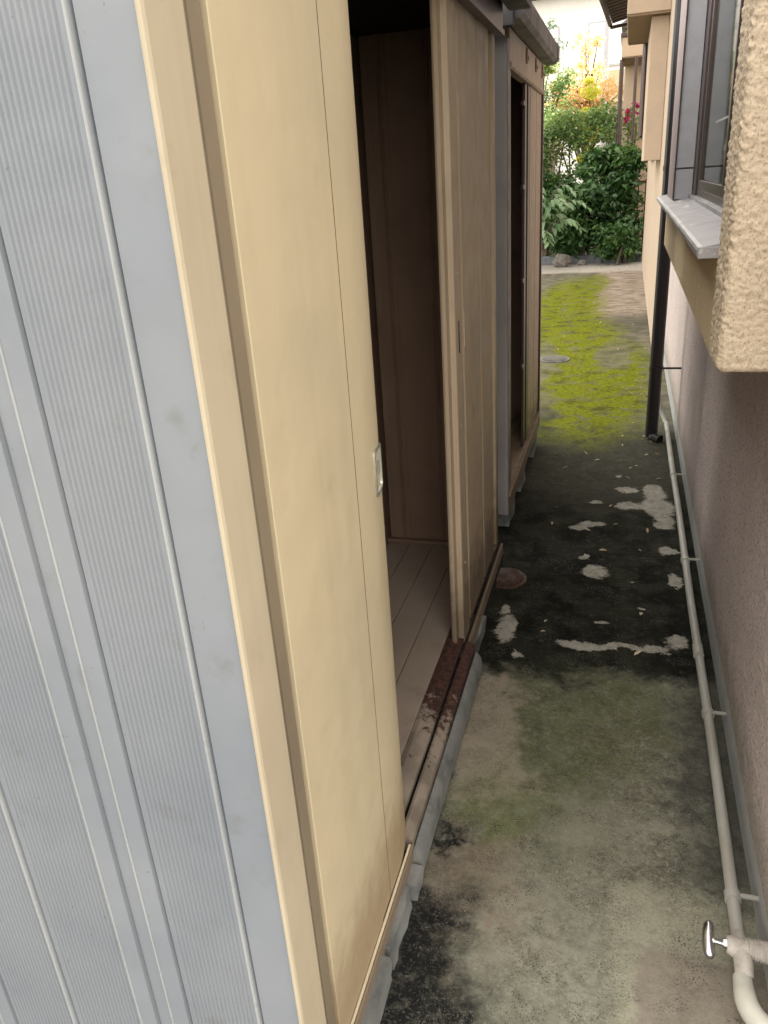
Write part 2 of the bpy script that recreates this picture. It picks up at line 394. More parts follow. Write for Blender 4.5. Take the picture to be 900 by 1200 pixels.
# ribbed grey side panel (outline in plan, extruded upwards)
Y0 = .690
pts = [(-.404, Y0)]
beads = []
def fineribs(xa, n, pitch):
    x = xa
    for i in range(n):
        pts.extend([(x-pitch*.05, Y0+.0009), (x-pitch*.30, Y0-.0010), (x-pitch*.60, Y0-.0010), (x-pitch*.85, Y0+.0009)]); x -= pitch
    return x
def groove(x, w=.0014, d=.004): pts.extend([(x+w, pts[-1][1]), (x+w*.2, Y0+d), (x-w*.8, Y0+d)])
def bead(x): beads.append(x)
groove(-.4700); pts += [(-.4722,Y0),(-.484,Y0)]; bead(-.4755)
x = fineribs(-.487, 15, .0072)
pts += [(-.5990, Y0+.0005)]; groove(-.6010); pts += [(-.604, Y0-.003), (-.6300, Y0-.0045), (-.6375, Y0+.001), (-.6620, Y0+.002)]; bead(-.6335)
groove(-.6640); pts += [(-.667, Y0-.003), (-.6930, Y0-.0045), (-.7005, Y0+.001)]; bead(-.6965)
x = fineribs(-.706, 17, .0072)
pts += [(-.832, Y0)]; groove(-.8345); pts += [(-.8375, Y0), (-.848, Y0)]; bead(-.8405)
x = fineribs(-.850, 17, .0072)
pts += [(-.974, Y0)]; groove(-.976); pts += [(-.979, Y0-.003), (-1.004, Y0-.0045), (-1.010, Y0+.001), (-1.034, Y0+.002)]; bead(-1.007); groove(-1.036); pts += [(-1.040, Y0-.003), (-1.066, Y0-.0045), (-1.072, Y0+.001)]; bead(-1.069)
x = fineribs(-1.078, 14, .0072)
pts += [(-1.20, Y0)]
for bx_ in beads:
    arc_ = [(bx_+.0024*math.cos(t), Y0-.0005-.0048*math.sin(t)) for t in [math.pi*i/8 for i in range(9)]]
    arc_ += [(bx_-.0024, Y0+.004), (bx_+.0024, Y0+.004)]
    obj('rib', prism(arc_, 'z', .052, ZT), M['rib_glint'], s1, smooth=60)
bm = prism(pts, 'z', .05, ZT, closed=False)
box(bm, -1.20, -.41, Y0+.012, Y0+.02, .05, ZT)
obj('side_panel', bm, M['grey_panel'], s1)
# corner post, wraps the corner
cp = [(-.4065, .6865), (-.4035, .6845), (-.4005, .6855), (-.399, .689), (-.399, .7575), (-.4005, .7595), (-.424, .7595), (-.424, .754), (-.407, .754), (-.407, .70)]
obj('corner_post', prism(cp, 'z', .055, ZT), M['post'], s1)
obj('door_channel', prism([(-.4245,.7598),(-.4245,.8185),(-.4165,.8185),(-.4165,.8120),(-.4085,.8110),(-.4085,.7825),(-.4125,.7815),(-.4125,.7790),(-.4085,.7780),(-.4085,.7745),(-.4125,.7735),(-.4125,.7598)], 'z', .055, ZT), M['brown_groove'], s1, label='dark brown channel behind the edge of the near door')
obj('corner_post', B(-1.215,-1.19,.683,.72,.055,ZT,.002), M['cream'], s1)
# near door leaf
dp = [(-.424,.819),(-.4065,.819),(-.4055,.821),(-.4055,1.07),(-.4068,1.083),(-.4068,1.139),(-.4105,1.1395),(-.4105,1.1425),(-.4066,1.1430),(-.4066,1.20)]
for i in range(1, 9):
    t_ = i/8
    dp.append((-.4066-.013*t_**2.2, 1.205+.112*t_))
dp += [(-.4222,1.3195),(-.4262,1.3185),(-.4262,1.312)]
back = [(-.4250,1.29),(-.4250,1.2)]
dp = dp + back
def doorh(o0, z0, z1): return prism(o0, 'z', z0, z1)
door1 = obj('door', doorh(dp, .098, ZT-.02), M['cream'], s1, smooth=25, label='near cream sliding door leaf with folded vertical seam')
obj('seam', B(-.4095,-.40675,1.1397,1.1423,.10,ZT-.021), plain('dark_seam', (.16,.12,.07)), door1)
# slightly darker thin bottom hem
obj('door_hem', B(-.4045,-.400,.819,1.285,.093,.100,.0008), M['cream_edge'], s1)
# recessed finger pull with rim
def pull(bm, x, y0, y1, z0, z1, t=.006, d=.004, n=Vector((1,0,0))):
    def rr(a0,a1,b0,b1,r):
        out=[]
        for cx,cy,st in ((a1-r,b1-r,0),(a0+r,b1-r,90),(a0+r,b0+r,180),(a1-r,b0+r,270)):
            for q in range(5):
                an=math.radians(st+q*22.5); out.append((cx+r*math.cos(an), cy+r*math.sin(an)))
        return out
    o=rr(y0,y1,z0,z1,.010); i_=rr(y0+t,y1-t,z0+t,z1-t,.007); i2=rr(y0+t+.003,y1-t-.003,z0+t+.003,z1-t-.003,.005)
    L=[[bm.verts.new((xx,a,b)) for a,b in ring] for xx,ring in ((x-.008,o),(x+.003,o),(x+.003,i_),(x-d,i2))]
    for a,b in zip(L,L[1:]):
        for q in range(len(a)): bm.faces.new((a[q],a[(q+1)%len(a)],b[(q+1)%len(a)],b[q]))
    bm.faces.new(L[-1])
    return bm
hb = pull(bmesh.new(), 0, 1.240, 1.302, .972, 1.060)
hm = Matrix.Translation((-.4068, 1.240, 0)) @ Matrix.Rotation(math.radians(7), 4, 'Z') @ Matrix.Translation((0, -1.238, 0))
bmesh.ops.transform(hb, matrix=hm, verts=hb.verts)
h = obj('handle', hb, M['zinc'], door1, smooth=40)
lb = B(.0005,.003,1.268,1.277,1.008,1.034,.0008)
bmesh.ops.transform(lb, matrix=hm, verts=lb.verts); obj('lock', lb, M['zinc'], door1)
# far door leaf on the inner rail... sits a little behind the near one
d2 = [(-.468,2.098),(-.462,2.094),(-.452,2.094),(-.4505,2.128),(-.436,2.131),(-.4345,2.134),(-.4345,2.222),(-.4365,2.226),(-.4450,2.232),(-.4450,2.250),(-.4370,2.262),(-.4370,2.535),(-.4420,2.542),(-.4420,2.552),(-.4370,2.560),(-.4370,2.760),(-.4470,2.768),(-.4470,2.835),(-.4370,2.842),(-.4370,2.880),(-.465,2.880)]
door2 = obj('door', prism(d2, 'z', .10, ZT-.02), M['cream_far'], s1, label='far cream sliding door leaf with lock slot, slid half open')
obj('lock_slot', B(-.4355,-.4338,2.168,2.181,1.035,1.125), M['black'], door2)
obj('handle', B(-.4385,-.4345,2.262,2.296,1.035,1.13,.0015), M['cream_far'], door2)
for z in (1.25, .82, 1.62, .37):
    obj('screw', ell((-.4335,0), .001, .001, 0, 0) if False else tube([(-.4360,2.178,z),(-.4325,2.178,z)], .005, 8), M['zinc'], door2)
# end frame post of the shed
obj('corner_post', B(-.462,-.4385,2.882,2.905,.055,ZT,.002), M['bronze'], s1)
# header + roof
obj('header', prism([(-.45,ZT-.03),(-.408,ZT-.03),(-.408,ZT-.015),(-.414,ZT-.012),(-.414,ZT+.07),(-.45,ZT+.07)], 'y', .70, 2.92), M['bronze'], s1)
rf = prism([(-.33,ZT+.045),(-.325,ZT+.075),(-.335,ZT+.115),(-.36,ZT+.125),(-1.30,ZT+.07),(-1.30,ZT+.04),(-.42,ZT+.072),(-.40,ZT+.045)], 'y', .62, 2.97)
obj('roof', rf, M['roof_metal'], s1)
# interior
for i, (a, b) in enumerate(((.70,1.05),(1.052,1.42),(1.422,1.80),(1.802,2.18),(2.182,2.56),(2.562,2.87))):
    obj('back_panel', prism([(-.885,a),(-.875,a+.004),(-.875,b-.02),(-.880,b-.012),(-.880,b-.004),(-.885,b)], 'z', .12, ZT-.001), M['inner'], s1)
obj('back_skin', B(-.90,-.887,.70,2.91,.06,ZT), M['grey_panel'], s1)
for a, b in ((-.865,-.80),(-.798,-.64),(-.638,-.455)):
    obj('end_panel', prism([(a,2.83),(a,2.80),(a+.012,2.80),(a+.02,2.806),(b-.012,2.806),(b-.006,2.80),(b,2.80),(b,2.83)], 'z', .13, ZT), M['inner'], s1)
obj('side_panel', B(-1.20,-.46,2.90,2.912,.06,ZT), M['grey_panel'], s1)
obj('inner_skirting', B(-.874,-.46,2.778,2.798,.127,.142,.002), M['inner'], s1)
xs = [-.873,-.78,-.685,-.585,-.4875]
for a, b in zip(xs, xs[1:]):
    obj('floor_board', box(bmesh.new(), a+.0012, b-.0012, .72, 2.797, .108, .126, .0015), M['board'], s1)
obj('added_dark_sheet', B(-.90,-.452,.71,2.91,ZT+.001,ZT+.012), M['black'], s1)  # black sheet added under the roof to darken the inside
obj('floor_base', B(-.88,-.46,.71,2.89,.06,.102), M['black'], s1)
# threshold: inner plate, slot, outer rail
obj('threshold_plate', prism([(-.487,.100),(-.487,.124),(-.474,.126),(-.445,.118),(-.436,.116),(-.436,.10)], 'y', .80, 2.88), M['threshold'], s1, label='rusted inner threshold plate in the doorway')
obj('door_rail', prism([(-.4275,.06),(-.4275,.1085),(-.4215,.110),(-.4035,.098),(-.400,.094),(-.400,.06)], 'y', 1.30, 2.13), M['threshold'], s1, label='outer door rail, rust red beyond the middle')
obj('door_rail', prism([(-.4275,.05),(-.4275,.094),(-.421,.096),(-.4185,.092),(-.4185,.05)], 'y', 2.131, 2.90), M['cream_far'], s1, label='thin pale rail below the far sliding door')
obj('base_frame', B(-.4275,-.4195,2.131,2.90,.0,.049), M['black'], s1)
obj('rail_slot', B(-.4355,-.428,.80,2.88,.06,.088), M['black'], s1)
obj('base_frame', prism([(-.405,.02),(-.4045,.088),(-.399,.092),(-.3965,.088),(-.3965,.02)], 'y', .70, 1.30), M['cream_far'], s1, label='thin cream bottom edge of the shed front')
ch = []
for i in range(9):
    a = math.radians(90-i*11); ch.append((-.396+.022*math.cos(a)-.001, .03+.045*math.sin(a)))
ch = [(-.396,.02)]+[(-.396,.0755)]+ch+[(-.3735,.02)]
obj('sill_gutter', prism(ch, 'y', 1.285, 2.12), M['block'], s1, smooth=35, label='grey rounded sill below the open doorway')
# lump of broken blocks carrying the shed
def block(name, x0,x1,y0,y1,z0,z1,label,seed, jit=.006):
    bm = box(bmesh.new(), x0,x1,y0,y1,z0,z1)
    bmesh.ops.subdivide_edges(bm, edges=bm.edges[:], cuts=5, use_grid_fill=True)
    for v in bm.verts:
        n_ = noise.noise_vector(v.co*22+Vector((seed,0,0)))*jit + noise.noise_vector(v.co*70+Vector((seed,0,0)))*jit*.35
        v.co += n_
    t = obj(name, bm, M['block'], smooth=30); centre(t)
    return tag(t, label, 'block')
block('concrete_block', -.475,-.372,1.222,1.278,-.02,.048,'small dark concrete block under the doorway end of the grey rounded sill', 1)
block('concrete_block', -.475,-.384,1.05,1.205,-.02,.058,'pale chipped concrete block wedged under the near door', 4, .009)
block('concrete_block', -.475,-.379,.60,1.03,-.02,.062,'long grey concrete block under the near corner of the near shed', 9)
block('concrete_block', -.50,-.41,2.20,2.40,-.02,.045,'dark concrete block hidden under the far sliding door', 12)
block('concrete_block', -.92,-.80,.72,.95,-.02,.045,'concrete block under the back corner of the near shed', 15)
block('concrete_block', -.92,-.80,2.6,2.85,-.02,.045,'concrete block under the far back corner of the near shed', 17)

# ------------------------------------------------------------------ far shed
s2 = thing('storage_shed', 'farther brown storage shed with overhanging grey metal eave and dark half open door', 'shed', (-.85, 3.8, 0), group=None)
F = -.435; YA, YB = 3.18, 4.52
p2 = [(F-.012,YA),(F-.10,YA),(F-.103,YA-.004),(F-.11,YA-.004),(F-.115,YA+.001)]
x = F-.12
for i in range(14):
    p2 += [(x-.0008,YA+.0012),(x-.003,YA-.001),(x-.005,YA-.001),(x-.007,YA+.0012)]; x -= .0078
p2 += [(x-.01,YA),(x-.03,YA-.006),(x-.06,YA-.006),(x-.08,YA),(-1.15,YA)]
bm = prism(p2, 'z', .10, 2.0, closed=False); box(bm, -1.15, F-.014, YA+.01, YA+.02, .10, 2.0)
M['dull_grey'] = paint('dull_brown_grey_paint', (.235,.215,.205), (.19,.175,.17), .5, dirt=(.08,.07,.06), dirt_amt=.7, streak=False)
obj('side_panel', bm, M['dull_grey'], s2)
obj('corner_post', prism([(F-.013,YA-.002),(F-.002,YA-.004),(F+.001,YA),(F+.001,YA+.06),(F-.02,YA+.06),(F-.02,YA+.01),(F-.013,YA+.01)], 'z', .10, 1.93), M['dull_grey'], s2)
obj('corner_post', B(F-.03,F+.002,4.49,YB,.10,1.93,.002), M['bronze'], s2)
obj('corner_post', B(-1.16,-1.13,YA-.003,YA+.04,.10,1.93,.002), M['grey_panel'], s2)
obj('header', prism([(F-.03,1.84),(F+.002,1.84),(F+.008,1.846),(F+.008,1.858),(F,1.864),(F,1.97),(F-.03,1.97)], 'y', YA+.061, YB-.03), M['cream_far'], s2, label='tan header rail over the far shed door')
for y in (3.74, 4.10, 4.40):
    cb = B(F+.001,F+.008,y,y+.03,1.905,1.962,.002); box(cb, F+.0085,F+.0125,y+.010,y+.02,1.915,1.93,.001)
    obj('clip', cb, M['cream_far'], s2)
# roof + rounded fascia
rim = [(F+.003,1.972),(F+.048,1.978),(F+.064,1.992),(F+.066,2.050),(F+.060,2.062),(F+.040,2.066),(-1.2,2.03),(-1.2,1.985),(F+.003,1.985)]
obj('roof', prism(rim, 'y', YA-.05, YB-.02), M['roof_metal'], s2, label='dark grey roof with slim overhanging eave')
obj('eave_cap', prism([(a+.003 if a>F else a, b) for a,b in rim], 'y', YB-.0195, YB+.07), M['roof_metal'], s2, smooth=40)
obj('gable_trim', B(-1.2,F+.03,YA-.065,YA-.051,1.955,2.075,.004), M['roof_metal'], s2)
# door leaves
def flute(x, segs): return segs
dd = obj('door', prism([(F-.026,3.98),(F-.012,3.98),(F-.006,3.984),(F-.006,4.04),(F-.012,4.046),(F-.012,4.06),(F-.008,4.066),(F-.008,4.24),(F-.012,4.246),(F-.012,4.256),(F-.008,4.262),(F-.008,4.488),(F-.026,4.488)], 'z', .21, 1.838), M['cream_far'], s2, label='tan sliding door leaf of the far shed')
obj('door_stile', B(F-.022,F-.009,3.80,3.86,.21,1.838,.002), M['bronze'], s2)
obj('door_stile', B(F-.03,F-.007,3.90,3.978,.21,1.838,.002), M['bronze'], s2)
obj('jamb', B(F-.03,F-.004,YA+.062,YA+.12,.21,1.838,.002), M['bronze'], s2)
for z in (.62, 1.02, 1.42, 1.75): obj('latch', B(F-.02,F-.006,3.73,3.80,z,z+.018,.002), M['bronze'], s2)
obj('sill_plate', prism([(F-.10,.20),(F-.004,.196),(F-.004,.12),(F-.10,.12)], 'y', YA+.03, YB-.032), M['cream_far'], s2, label='tan threshold below the far shed door')
obj('door_rail', prism([(F-.003,.10),(F-.003,.195),(F+.009,.197),(F+.011,.192),(F+.009,.186),(F,.184),(F,.10)], 'y', YA+.005, YB-.01), M['cream_far'], s2, label='pale bottom rail along the far shed')
obj('side_panel', B(-1.15,F-.031,YB-.02,YB-.005,.10,2.0), M['grey_panel'], s2)
obj('back_panel', B(-1.15,-1.14,YA+.021,YB-.021,.10,2.0), M['grey_panel'], s2)
obj('added_dark_sheet', B(-1.13,F-.032,YA+.022,YB-.022,1.972,1.98), M['black'], s2)  # black sheet and inner panels below added to keep the opening dark
for a, b in ((YA+.03,3.6),(3.602,4.0),(4.002,4.48)): obj('back_panel', B(-.90,-.89,a,b,.141,1.96,.003), M['inner'], s2)
obj('inner_panel', B(-.888,F-.05,YA+.022,YA+.03,.141,1.96), M['inner'], s2)
obj('inner_panel', B(-.888,F-.05,YB-.032,YB-.0215,.141,1.96), M['inner'], s2)
obj('floor', B(-1.14,F-.101,YA+.021,YB-.021,.10,.14), M['board'], s2)
block('concrete_block', F-.10,F-.01,YA+.10,YA+.30,-.02,.118,'dark concrete block under the near end of the farther shed', 21)
block('concrete_block', F-.10,F-.004,4.25,4.45,-.02,.118,'grey concrete block under the far end of the farther shed', 22)
block('concrete_block', F-.10,F-.008,3.72,3.90,-.02,.118,'mouldy concrete block under the middle of the farther shed', 25)
block('concrete_block', -1.1,-1.0,3.5,3.7,-.02,.098,'concrete block under the back edge of the farther shed', 27)

# ------------------------------------------------------------------ manhole covers, stone, litter
def cover(cx, cy, r, m, label):
    t = thing('manhole_cover', label, 'manhole cover', (cx, cy, 0))
    obj('rim', ell((cx,cy), r, r, -.01, .004), M['block'] if r > .1 else m, t)
    obj('lid', ell((cx,cy), r*.84, r*.84, .0045, .007 if r > .1 else .016, 32), m, t)
    bm = bmesh.new()
    for a in range(-4, 5):
        w_ = math.sqrt(max(0, (r*.72)**2-(a*r*.16)**2))
        if w_ > .01: box(bm, cx+a*r*.16-.003, cx+a*r*.16+.003, cy-w_, cy+w_, (.0072 if r > .1 else .0162), (.009 if r > .1 else .019))
    o = obj('tread', bm, m, t); 
    return t
cover(-.385, 2.775, .078, M['manhole'], 'round rusty manhole cover beside the far door of the near shed')
cover(-.53, 6.75, .13, concrete('pale_concrete_cover', (.13,.125,.10), (.09,.09,.07)), 'pale round drain cover surrounded by bright moss')

# ------------------------------------------------------------------ right house
h1 = thing('house', 'near stuccoed house with projecting bay window, aluminium sill and black downpipe', 'house', (.6, 3, 0))
def warped_wall(name, m, parent, X, y0, y1, z0, z1, step=.0055, amp=.0016, label=None):
    """stucco relief as real geometry: every grain a vertex"""
    bm = bmesh.new(); ny = int((y1-y0)/step); nz_ = int((z1-z0)/step); gr = []
    rnd = random.Random(3)
    for j in range(ny+1):
        r_ = []
        for i in range(nz_+1):
            y = y0+(y1-y0)*j/ny; z = z0+(z1-z0)*i/nz_
            v = Vector((y*70, z*70, 1))
            r_.append(bm.verts.new((X+noise.noise(v*.04)*.0018-abs(noise.noise(v))*amp-rnd.random()**2*amp, y, z)))
        gr.append(r_)
    for j in range(ny):
        for i in range(nz_): bm.faces.new((gr[j][i], gr[j][i+1], gr[j+1][i+1], gr[j+1][i]))
    return obj(name, bm, m, parent, smooth=180, label=label)
HN = 1.05     # near end of the house
warped_wall('wall', M['stucco_wall'], h1, .341, HN, 3.4, .105, 1.13, .0075, .0026, label='pinkish grey stucco lower wall')
warped_wall('wall', M['stucco_wall'], h1, .340, 3.4, 6.6, .105, 1.35, .012, .0016, label='farther stretch of the pinkish grey stucco wall')
bm = B(.3435,4.5,HN,6.6,.105,5.4); obj('wall_core', bm, M['stucco_wall'], h1)
obj('plinth', B(.342,.40,HN+.01,6.59,-.05,.104,.004), M['plinth'], h1)
# bay: rough pier at the near end, real relief
def rough_sweep(path, z0, z1, step, amp, seed, m, name, label):
    L = [0]
    for a, b in zip(path, path[1:]): L.append(L[-1]+math.dist(a, b))
    n = int(L[-1]/step); prof = []
    for i in range(n+1):
        s = L[-1]*i/n; q = max(j for j in range(len(L)-1) if L[j] <= s+1e-9); t = (s-L[q])/(L[q+1]-L[q])
        a, b = path[q], path[q+1]; prof.append((a[0]+(b[0]-a[0])*t, a[1]+(b[1]-a[1])*t))
    nor = []
    for i in range(n+1):
        a, b = prof[max(i-1,0)], prof[min(i+1,n)]; tx, ty = b[0]-a[0], b[1]-a[1]; l_ = math.hypot(tx, ty); nor.append((-ty/l_, tx/l_))
    bm = bmesh.new(); rows = []
    nzv = int((z1-z0)/step)
    for j in range(nzv+1):
        z = z0+(z1-z0)*j/nzv; row = []
        rim_ = max(0, 1-(z-z0)/.014); inset = .012*(1-math.sqrt(max(0, 1-rim_**2)))
        for i in range(n+1):
            x_, y_ = prof[i]; v = Vector((x_, y_, z))
            d = noise.fractal(v*105+Vector((seed,0,0)), .7, 2.1, 3)*amp
            c_ = noise.noise(v*85+Vector((9,seed,0))); d += (abs(c_)-.25)*amp*1.3
            d += noise.noise(v*11)*amp*.5
            row.append(bm.verts.new((x_+nor[i][0]*(d-inset), y_+nor[i][1]*(d-inset), z+noise.noise(v*30)*amp*.6*(j == 0))))
        rows.append(row)
    for j in range(nzv):
        for i in range(n): bm.faces.new((rows[j][i], rows[j][i+1], rows[j+1][i+1], rows[j+1][i]))
    bm.faces.new(rows[0][:]) if False else None
    return obj(name, bm, m, h1, smooth=180, label=label)
XB = .180
arc = [(XB+.018-.018*math.cos(a), 1.612-.018*math.sin(a)) for a in [math.radians(t) for t in range(90, -1, -15)]]
path_ = [(.36,1.594)]+arc+[(XB,1.76),(XB+.006,1.775),(XB+.03,1.78)]
path_ = path_[::-1]
path_ = [(x, y) for x, y in path_]
rough_sweep(path_[::-1], 1.117, 2.6, .0026, .0026, 3, M['stucco_near'], 'pier', 'rough cream stucco pier at the near end of the bay')
obj('pier_core', B(XB+.01,.345,1.605,1.77,1.127,2.6), M['stucco_near'], h1)
obj('apron', B(XB+.0015,.337,1.771,4.25,1.117,1.325,.004), M['stucco_bay'], h1, label='yellowish render apron below the bay window')
bmj = B(XB+.001,.337,3.72,4.25,1.3255,2.6,.004); obj('pier', bmj, stucco('shaded_speckled_stucco', (.40,.33,.33), (.34,.29,.30), 70, .7, .005, grain=150), h1, label='speckled stucco pier at the far end of the bay window')  # stucco darkened to purple grey, its shade is in the colour
obj('bay_head', B(XB-.02,.337,1.59,4.27,2.601,2.75,.004), M['stucco_near'], h1)
# sill
sl = [(.255,1.352),(.150,1.334),(.1425,1.331),(.1395,1.326),(.1395,1.316),(.1415,1.316),(.1425,1.3235),(.150,1.3285),(.255,1.332)]
sill = obj('window_sill', prism(sl, 'y', 1.762, 4.42), M['alu'], h1, label='folded aluminium sill under the bay window')
obj('end_cap', B(.141,.20,1.756,1.7615,1.312,1.334,.001), M['alu'], sill)
# window in the bay
wn = obj('window', B(.262,.300,1.79,3.715,2.40,2.44,.002), M['bronze'], h1, label='dark bronze sliding window in the bay')
obj('frame', B(.240,.330,1.781,3.712,1.345,1.362,.001), M['alu'], wn)
obj('frame', B(.262,.272,1.781,3.712,1.363,1.385,.001), M['bronze'], wn)
obj('frame', B(.284,.294,1.781,3.712,1.363,1.380,.001), M['bronze'], wn)
obj('frame', B(.255,.310,3.56,3.699,1.363,2.40,.002), M['bronze'], wn)
obj('sash_stile', B(.262,.284,3.50,3.555,1.386,2.40,.002), M['bronze'], wn)
obj('sash_stile', B(.285,.300,3.575,3.60,1.386,2.40,.002), M['bronze'], wn)
obj('sash_stile', B(.262,.284,2.62,2.66,1.386,2.40,.002), M['bronze'], wn)
obj('sash_rail', B(.262,.284,2.661,3.499,1.386,1.42,.002), M['bronze'], wn)
obj('sash_rail', B(.262,.284,1.79,2.619,1.386,1.42,.002), M['bronze'], wn)
k = N('window_glass'); k.col((.012,.020,.012)); k.rough(.05); k.b.inputs['Specular IOR Level'].default_value = .22
k.b.inputs['Transmission Weight'].default_value = .0; k.bump(k.noise(1.6, 2), .12, .02); M['glass'] = k.m
k = N('textured_glass'); k.col((.03,.035,.032)); k.rough(.08); k.bump(k.noise(1.2,2), .1, .02)
obj('pane', B(.270,.274,2.661,3.499,1.421,2.40), M['glass'], wn)
obj('pane', B(.270,.274,1.79,2.619,1.421,2.40), M['glass'], wn)
obj('rail_reflection', B(.2680,.2695,2.661,3.10,1.60,1.607), M['alu'], wn)  # pale strip on the pane, stands in for a reflected window rail
obj('side_panel', B(XB+.004,.252,3.700,3.7185,1.465,2.60,.001), M['alu_panel'], wn, label='pale grey aluminium side panel of the bay window')
obj('side_panel', B(XB+.004,.252,3.700,3.7185,1.345,1.459,.001), M['alu_panel'], wn, label='short lower grey side panel of the bay window')
obj('drip_edge', B(XB-.002,XB+.0035,3.690,3.7185,1.345,2.60,.001), M['bronze'], wn)
# upper storey & roof
obj('eave', B(.15,4.9,HN-.2,6.9,5.40,5.52,.01), M['peach'], h1)
obj('roof', prism([(.08,5.525),(.08,5.58),(2.4,6.7),(4.9,5.58),(4.9,5.525)], 'y', HN-.25, 6.95), M['roof_metal'], h1)
# downpipe
dpz = [(.203,4.62,3.9),(.203,4.62,.02)]
dpp = obj('downpipe', tube(dpz, .035, 16), M['black_pipe'], h1, label='black downpipe beyond the bay')
for z in (.42, 1.46, 2.5):
    obj('bracket', tube([(.237,4.62,z),(.345,4.62,z)], .006, 8), M['black_pipe'], dpp)
    obj('collar', tube([(.203,4.62,z-.012),(.203,4.62,z+.012)], .038, 16), M['black_pipe'], dpp)
obj('elbow', tube([(.203,4.62,.035),(.215,4.60,.02),(.25,4.57,.012)], .03, 12), M['black_pipe'], dpp)

# ------------------------------------------------------------------ water pipe with stop tap
wp = thing('water_pipe', 'grey plastic water pipe along the foot of the pinkish wall with a chrome stop tap', 'pipe', (.285, 3, 0))
PXx, PZ, PR = .291, .045, .0135
pth = []
for i in range(60):
    y = 4.80-(4.80-1.235)*i/59; pth.append((PXx+noise.noise(Vector((0,y*.8,0)))*.006, y, PZ+noise.noise(Vector((5,y*.7,0)))*.006))
obj('pipe', tube(pth, PR, 16), M['pvc'], wp, smooth=60)
obj('pipe', tube([(.287,4.80,.045),(.280,4.84,.06),(.262,4.88,.10),(.25,4.90,.16)], PR, 12), M['pvc'], wp, smooth=60)
for i, y in enumerate((1.345, 1.98, 2.95, 3.9)):
    q = min(pth, key=lambda t: abs(t[1]-y))
    c_ = obj('clamp', tube([(q[0],y-.011,q[2]),(q[0],y+.011,q[2])], PR+.0035, 16), M['pvc'], wp, smooth=60)
    obj('lug', B(q[0]+.014,q[0]+.054,y-.005,y+.005,q[2]+.004,q[2]+.010,.001), M['pvc'], c_)
for y in (2.3,): obj('coupling', tube([(PXx,y-.03,PZ+.002),(PXx,y+.03,PZ+.002)], PR+.003, 16), M['pvc'], wp, smooth=60)
# taped tee
tee = obj('taped_joint', tube([(.262,1.20,.075),(.268,1.20,.075),(.275,1.20,.072),(.29,1.20,.070),(.305,1.20,.072),(.342,1.20,.072)], [.015,.0175,.019,.018,.018,.019], 18), M['tape'], wp, smooth=60)
for i in range(9):
    x_ = .296+i*.005
    obj('tape_wrap', tube([(x_,1.20,.072),(x_+.0035,1.20,.072)], .0200+.0007*(i % 2), 18), M['tape'], tee)
obj('taped_joint', tube([(PXx,1.245,.048),(PXx,1.225,.058),(PXx,1.20,.068),(PXx,1.17,.064),(PXx,1.15,.055)], [.0145,.0165,.018,.018,.017], 16), M['tape'], wp, smooth=60)
el = []
for i in range(15):
    t = i/14; el.append((.287+.16*max(0, t-.12)**2.0, 1.15-.24*t+.14*t*t, .055-.012*t))
obj('sleeved_elbow', tube(el, [.0170+.0035*min(1, i/3) for i in range(15)], 18), M['insul'], wp, smooth=60, label='thick pale sleeved bend below the tap')
obj('spindle', tube([(.262,1.20,.075),(.256,1.20,.075),(.255,1.20,.075),(.236,1.20,.078)], [.010,.009,.0055,.005], 14), M['chrome'], wp, smooth=50)
hp = []
hr = []
for i in range(13):
    t = -1+2*i/12; hp.append((.232-.004*(1-t*t), 1.20+.029*t, .078+.018*t)); hr.append(.0115*math.sqrt(max(.05, 1-t**4*.85)))
obj('tap_handle', tube(hp, hr, 14), M['chrome'], wp, smooth=60)
obj('handle_boss', tube([(.238,1.20,.078),(.222,1.20,.078)], .009, 14), M['chrome'], wp, smooth=40)

# ------------------------------------------------------------------ second house
h2 = thing('house', 'peach rendered neighbouring house beyond the downpipe with boxed out window bays', 'house', (2, 10, 0))
obj('wall', B(.262,5,7.1,13.4,0,6.2,.01), M['peach'], h2)
obj('wall_bay', B(.115,.2615,8.0,9.4,1.50,2.612,.006), M['peach'], h2, label='boxed out bay with flat underside')
M['soffit'] = plain('shaded_soffit_brown', (.26,.18,.115), .8)  # darker than the peach faces: shade of the undersides put into the colour
obj('soffit', B(-.075,.26,7.91,9.74,2.615,2.6285), M['soffit'], h2)
obj('upper_bay', B(-.085,.2615,7.9,9.75,2.63,4.2,.006), M['peach'], h2, label='upper overhanging bay of the peach house')
# hipped eave with dark slats over the passage, further on
A1, A2, B1, B2 = Vector((-.43,10.3,3.30)), Vector((.26,10.3,3.42)), Vector((-.30,12.0,3.13)), Vector((.26,12.0,3.25))
rb_ = bmesh.new()
for off in (.03, .09):
    q_ = [rb_.verts.new(v+Vector((0,0,off))) for v in (A1, A2, B2, B1)]
    rb_.faces.new(q_)
rb_.verts.ensure_lookup_table()
for i in range(4):
    j = (i+1) % 4; rb_.faces.new([rb_.verts[i], rb_.verts[j], rb_.verts[4+j], rb_.verts[4+i]])
obj('eave', rb_, M['soffit'], h2, label='hipped eave with dark slatted underside')
for i in range(14):
    t = (i+.15)/14; t2 = t+.045; sb = bmesh.new()
    c4 = [A1.lerp(B1, t), A2.lerp(B2, t), A2.lerp(B2, t2), A1.lerp(B1, t2)]
    lo = [sb.verts.new(v) for v in c4]; hi = [sb.verts.new(v+Vector((0,0,.028))) for v in c4]
    sb.faces.new(lo); sb.faces.new(hi)
    for q in range(4): sb.faces.new((lo[q], lo[(q+1) % 4], hi[(q+1) % 4], hi[q]))
    obj('soffit_slat', sb, M['bronze'], h2)
obj('gutter', tube([A1+Vector((-.03,0,.02)), B1+Vector((-.03,.03,0))], .028, 8), M['bronze'], h2)
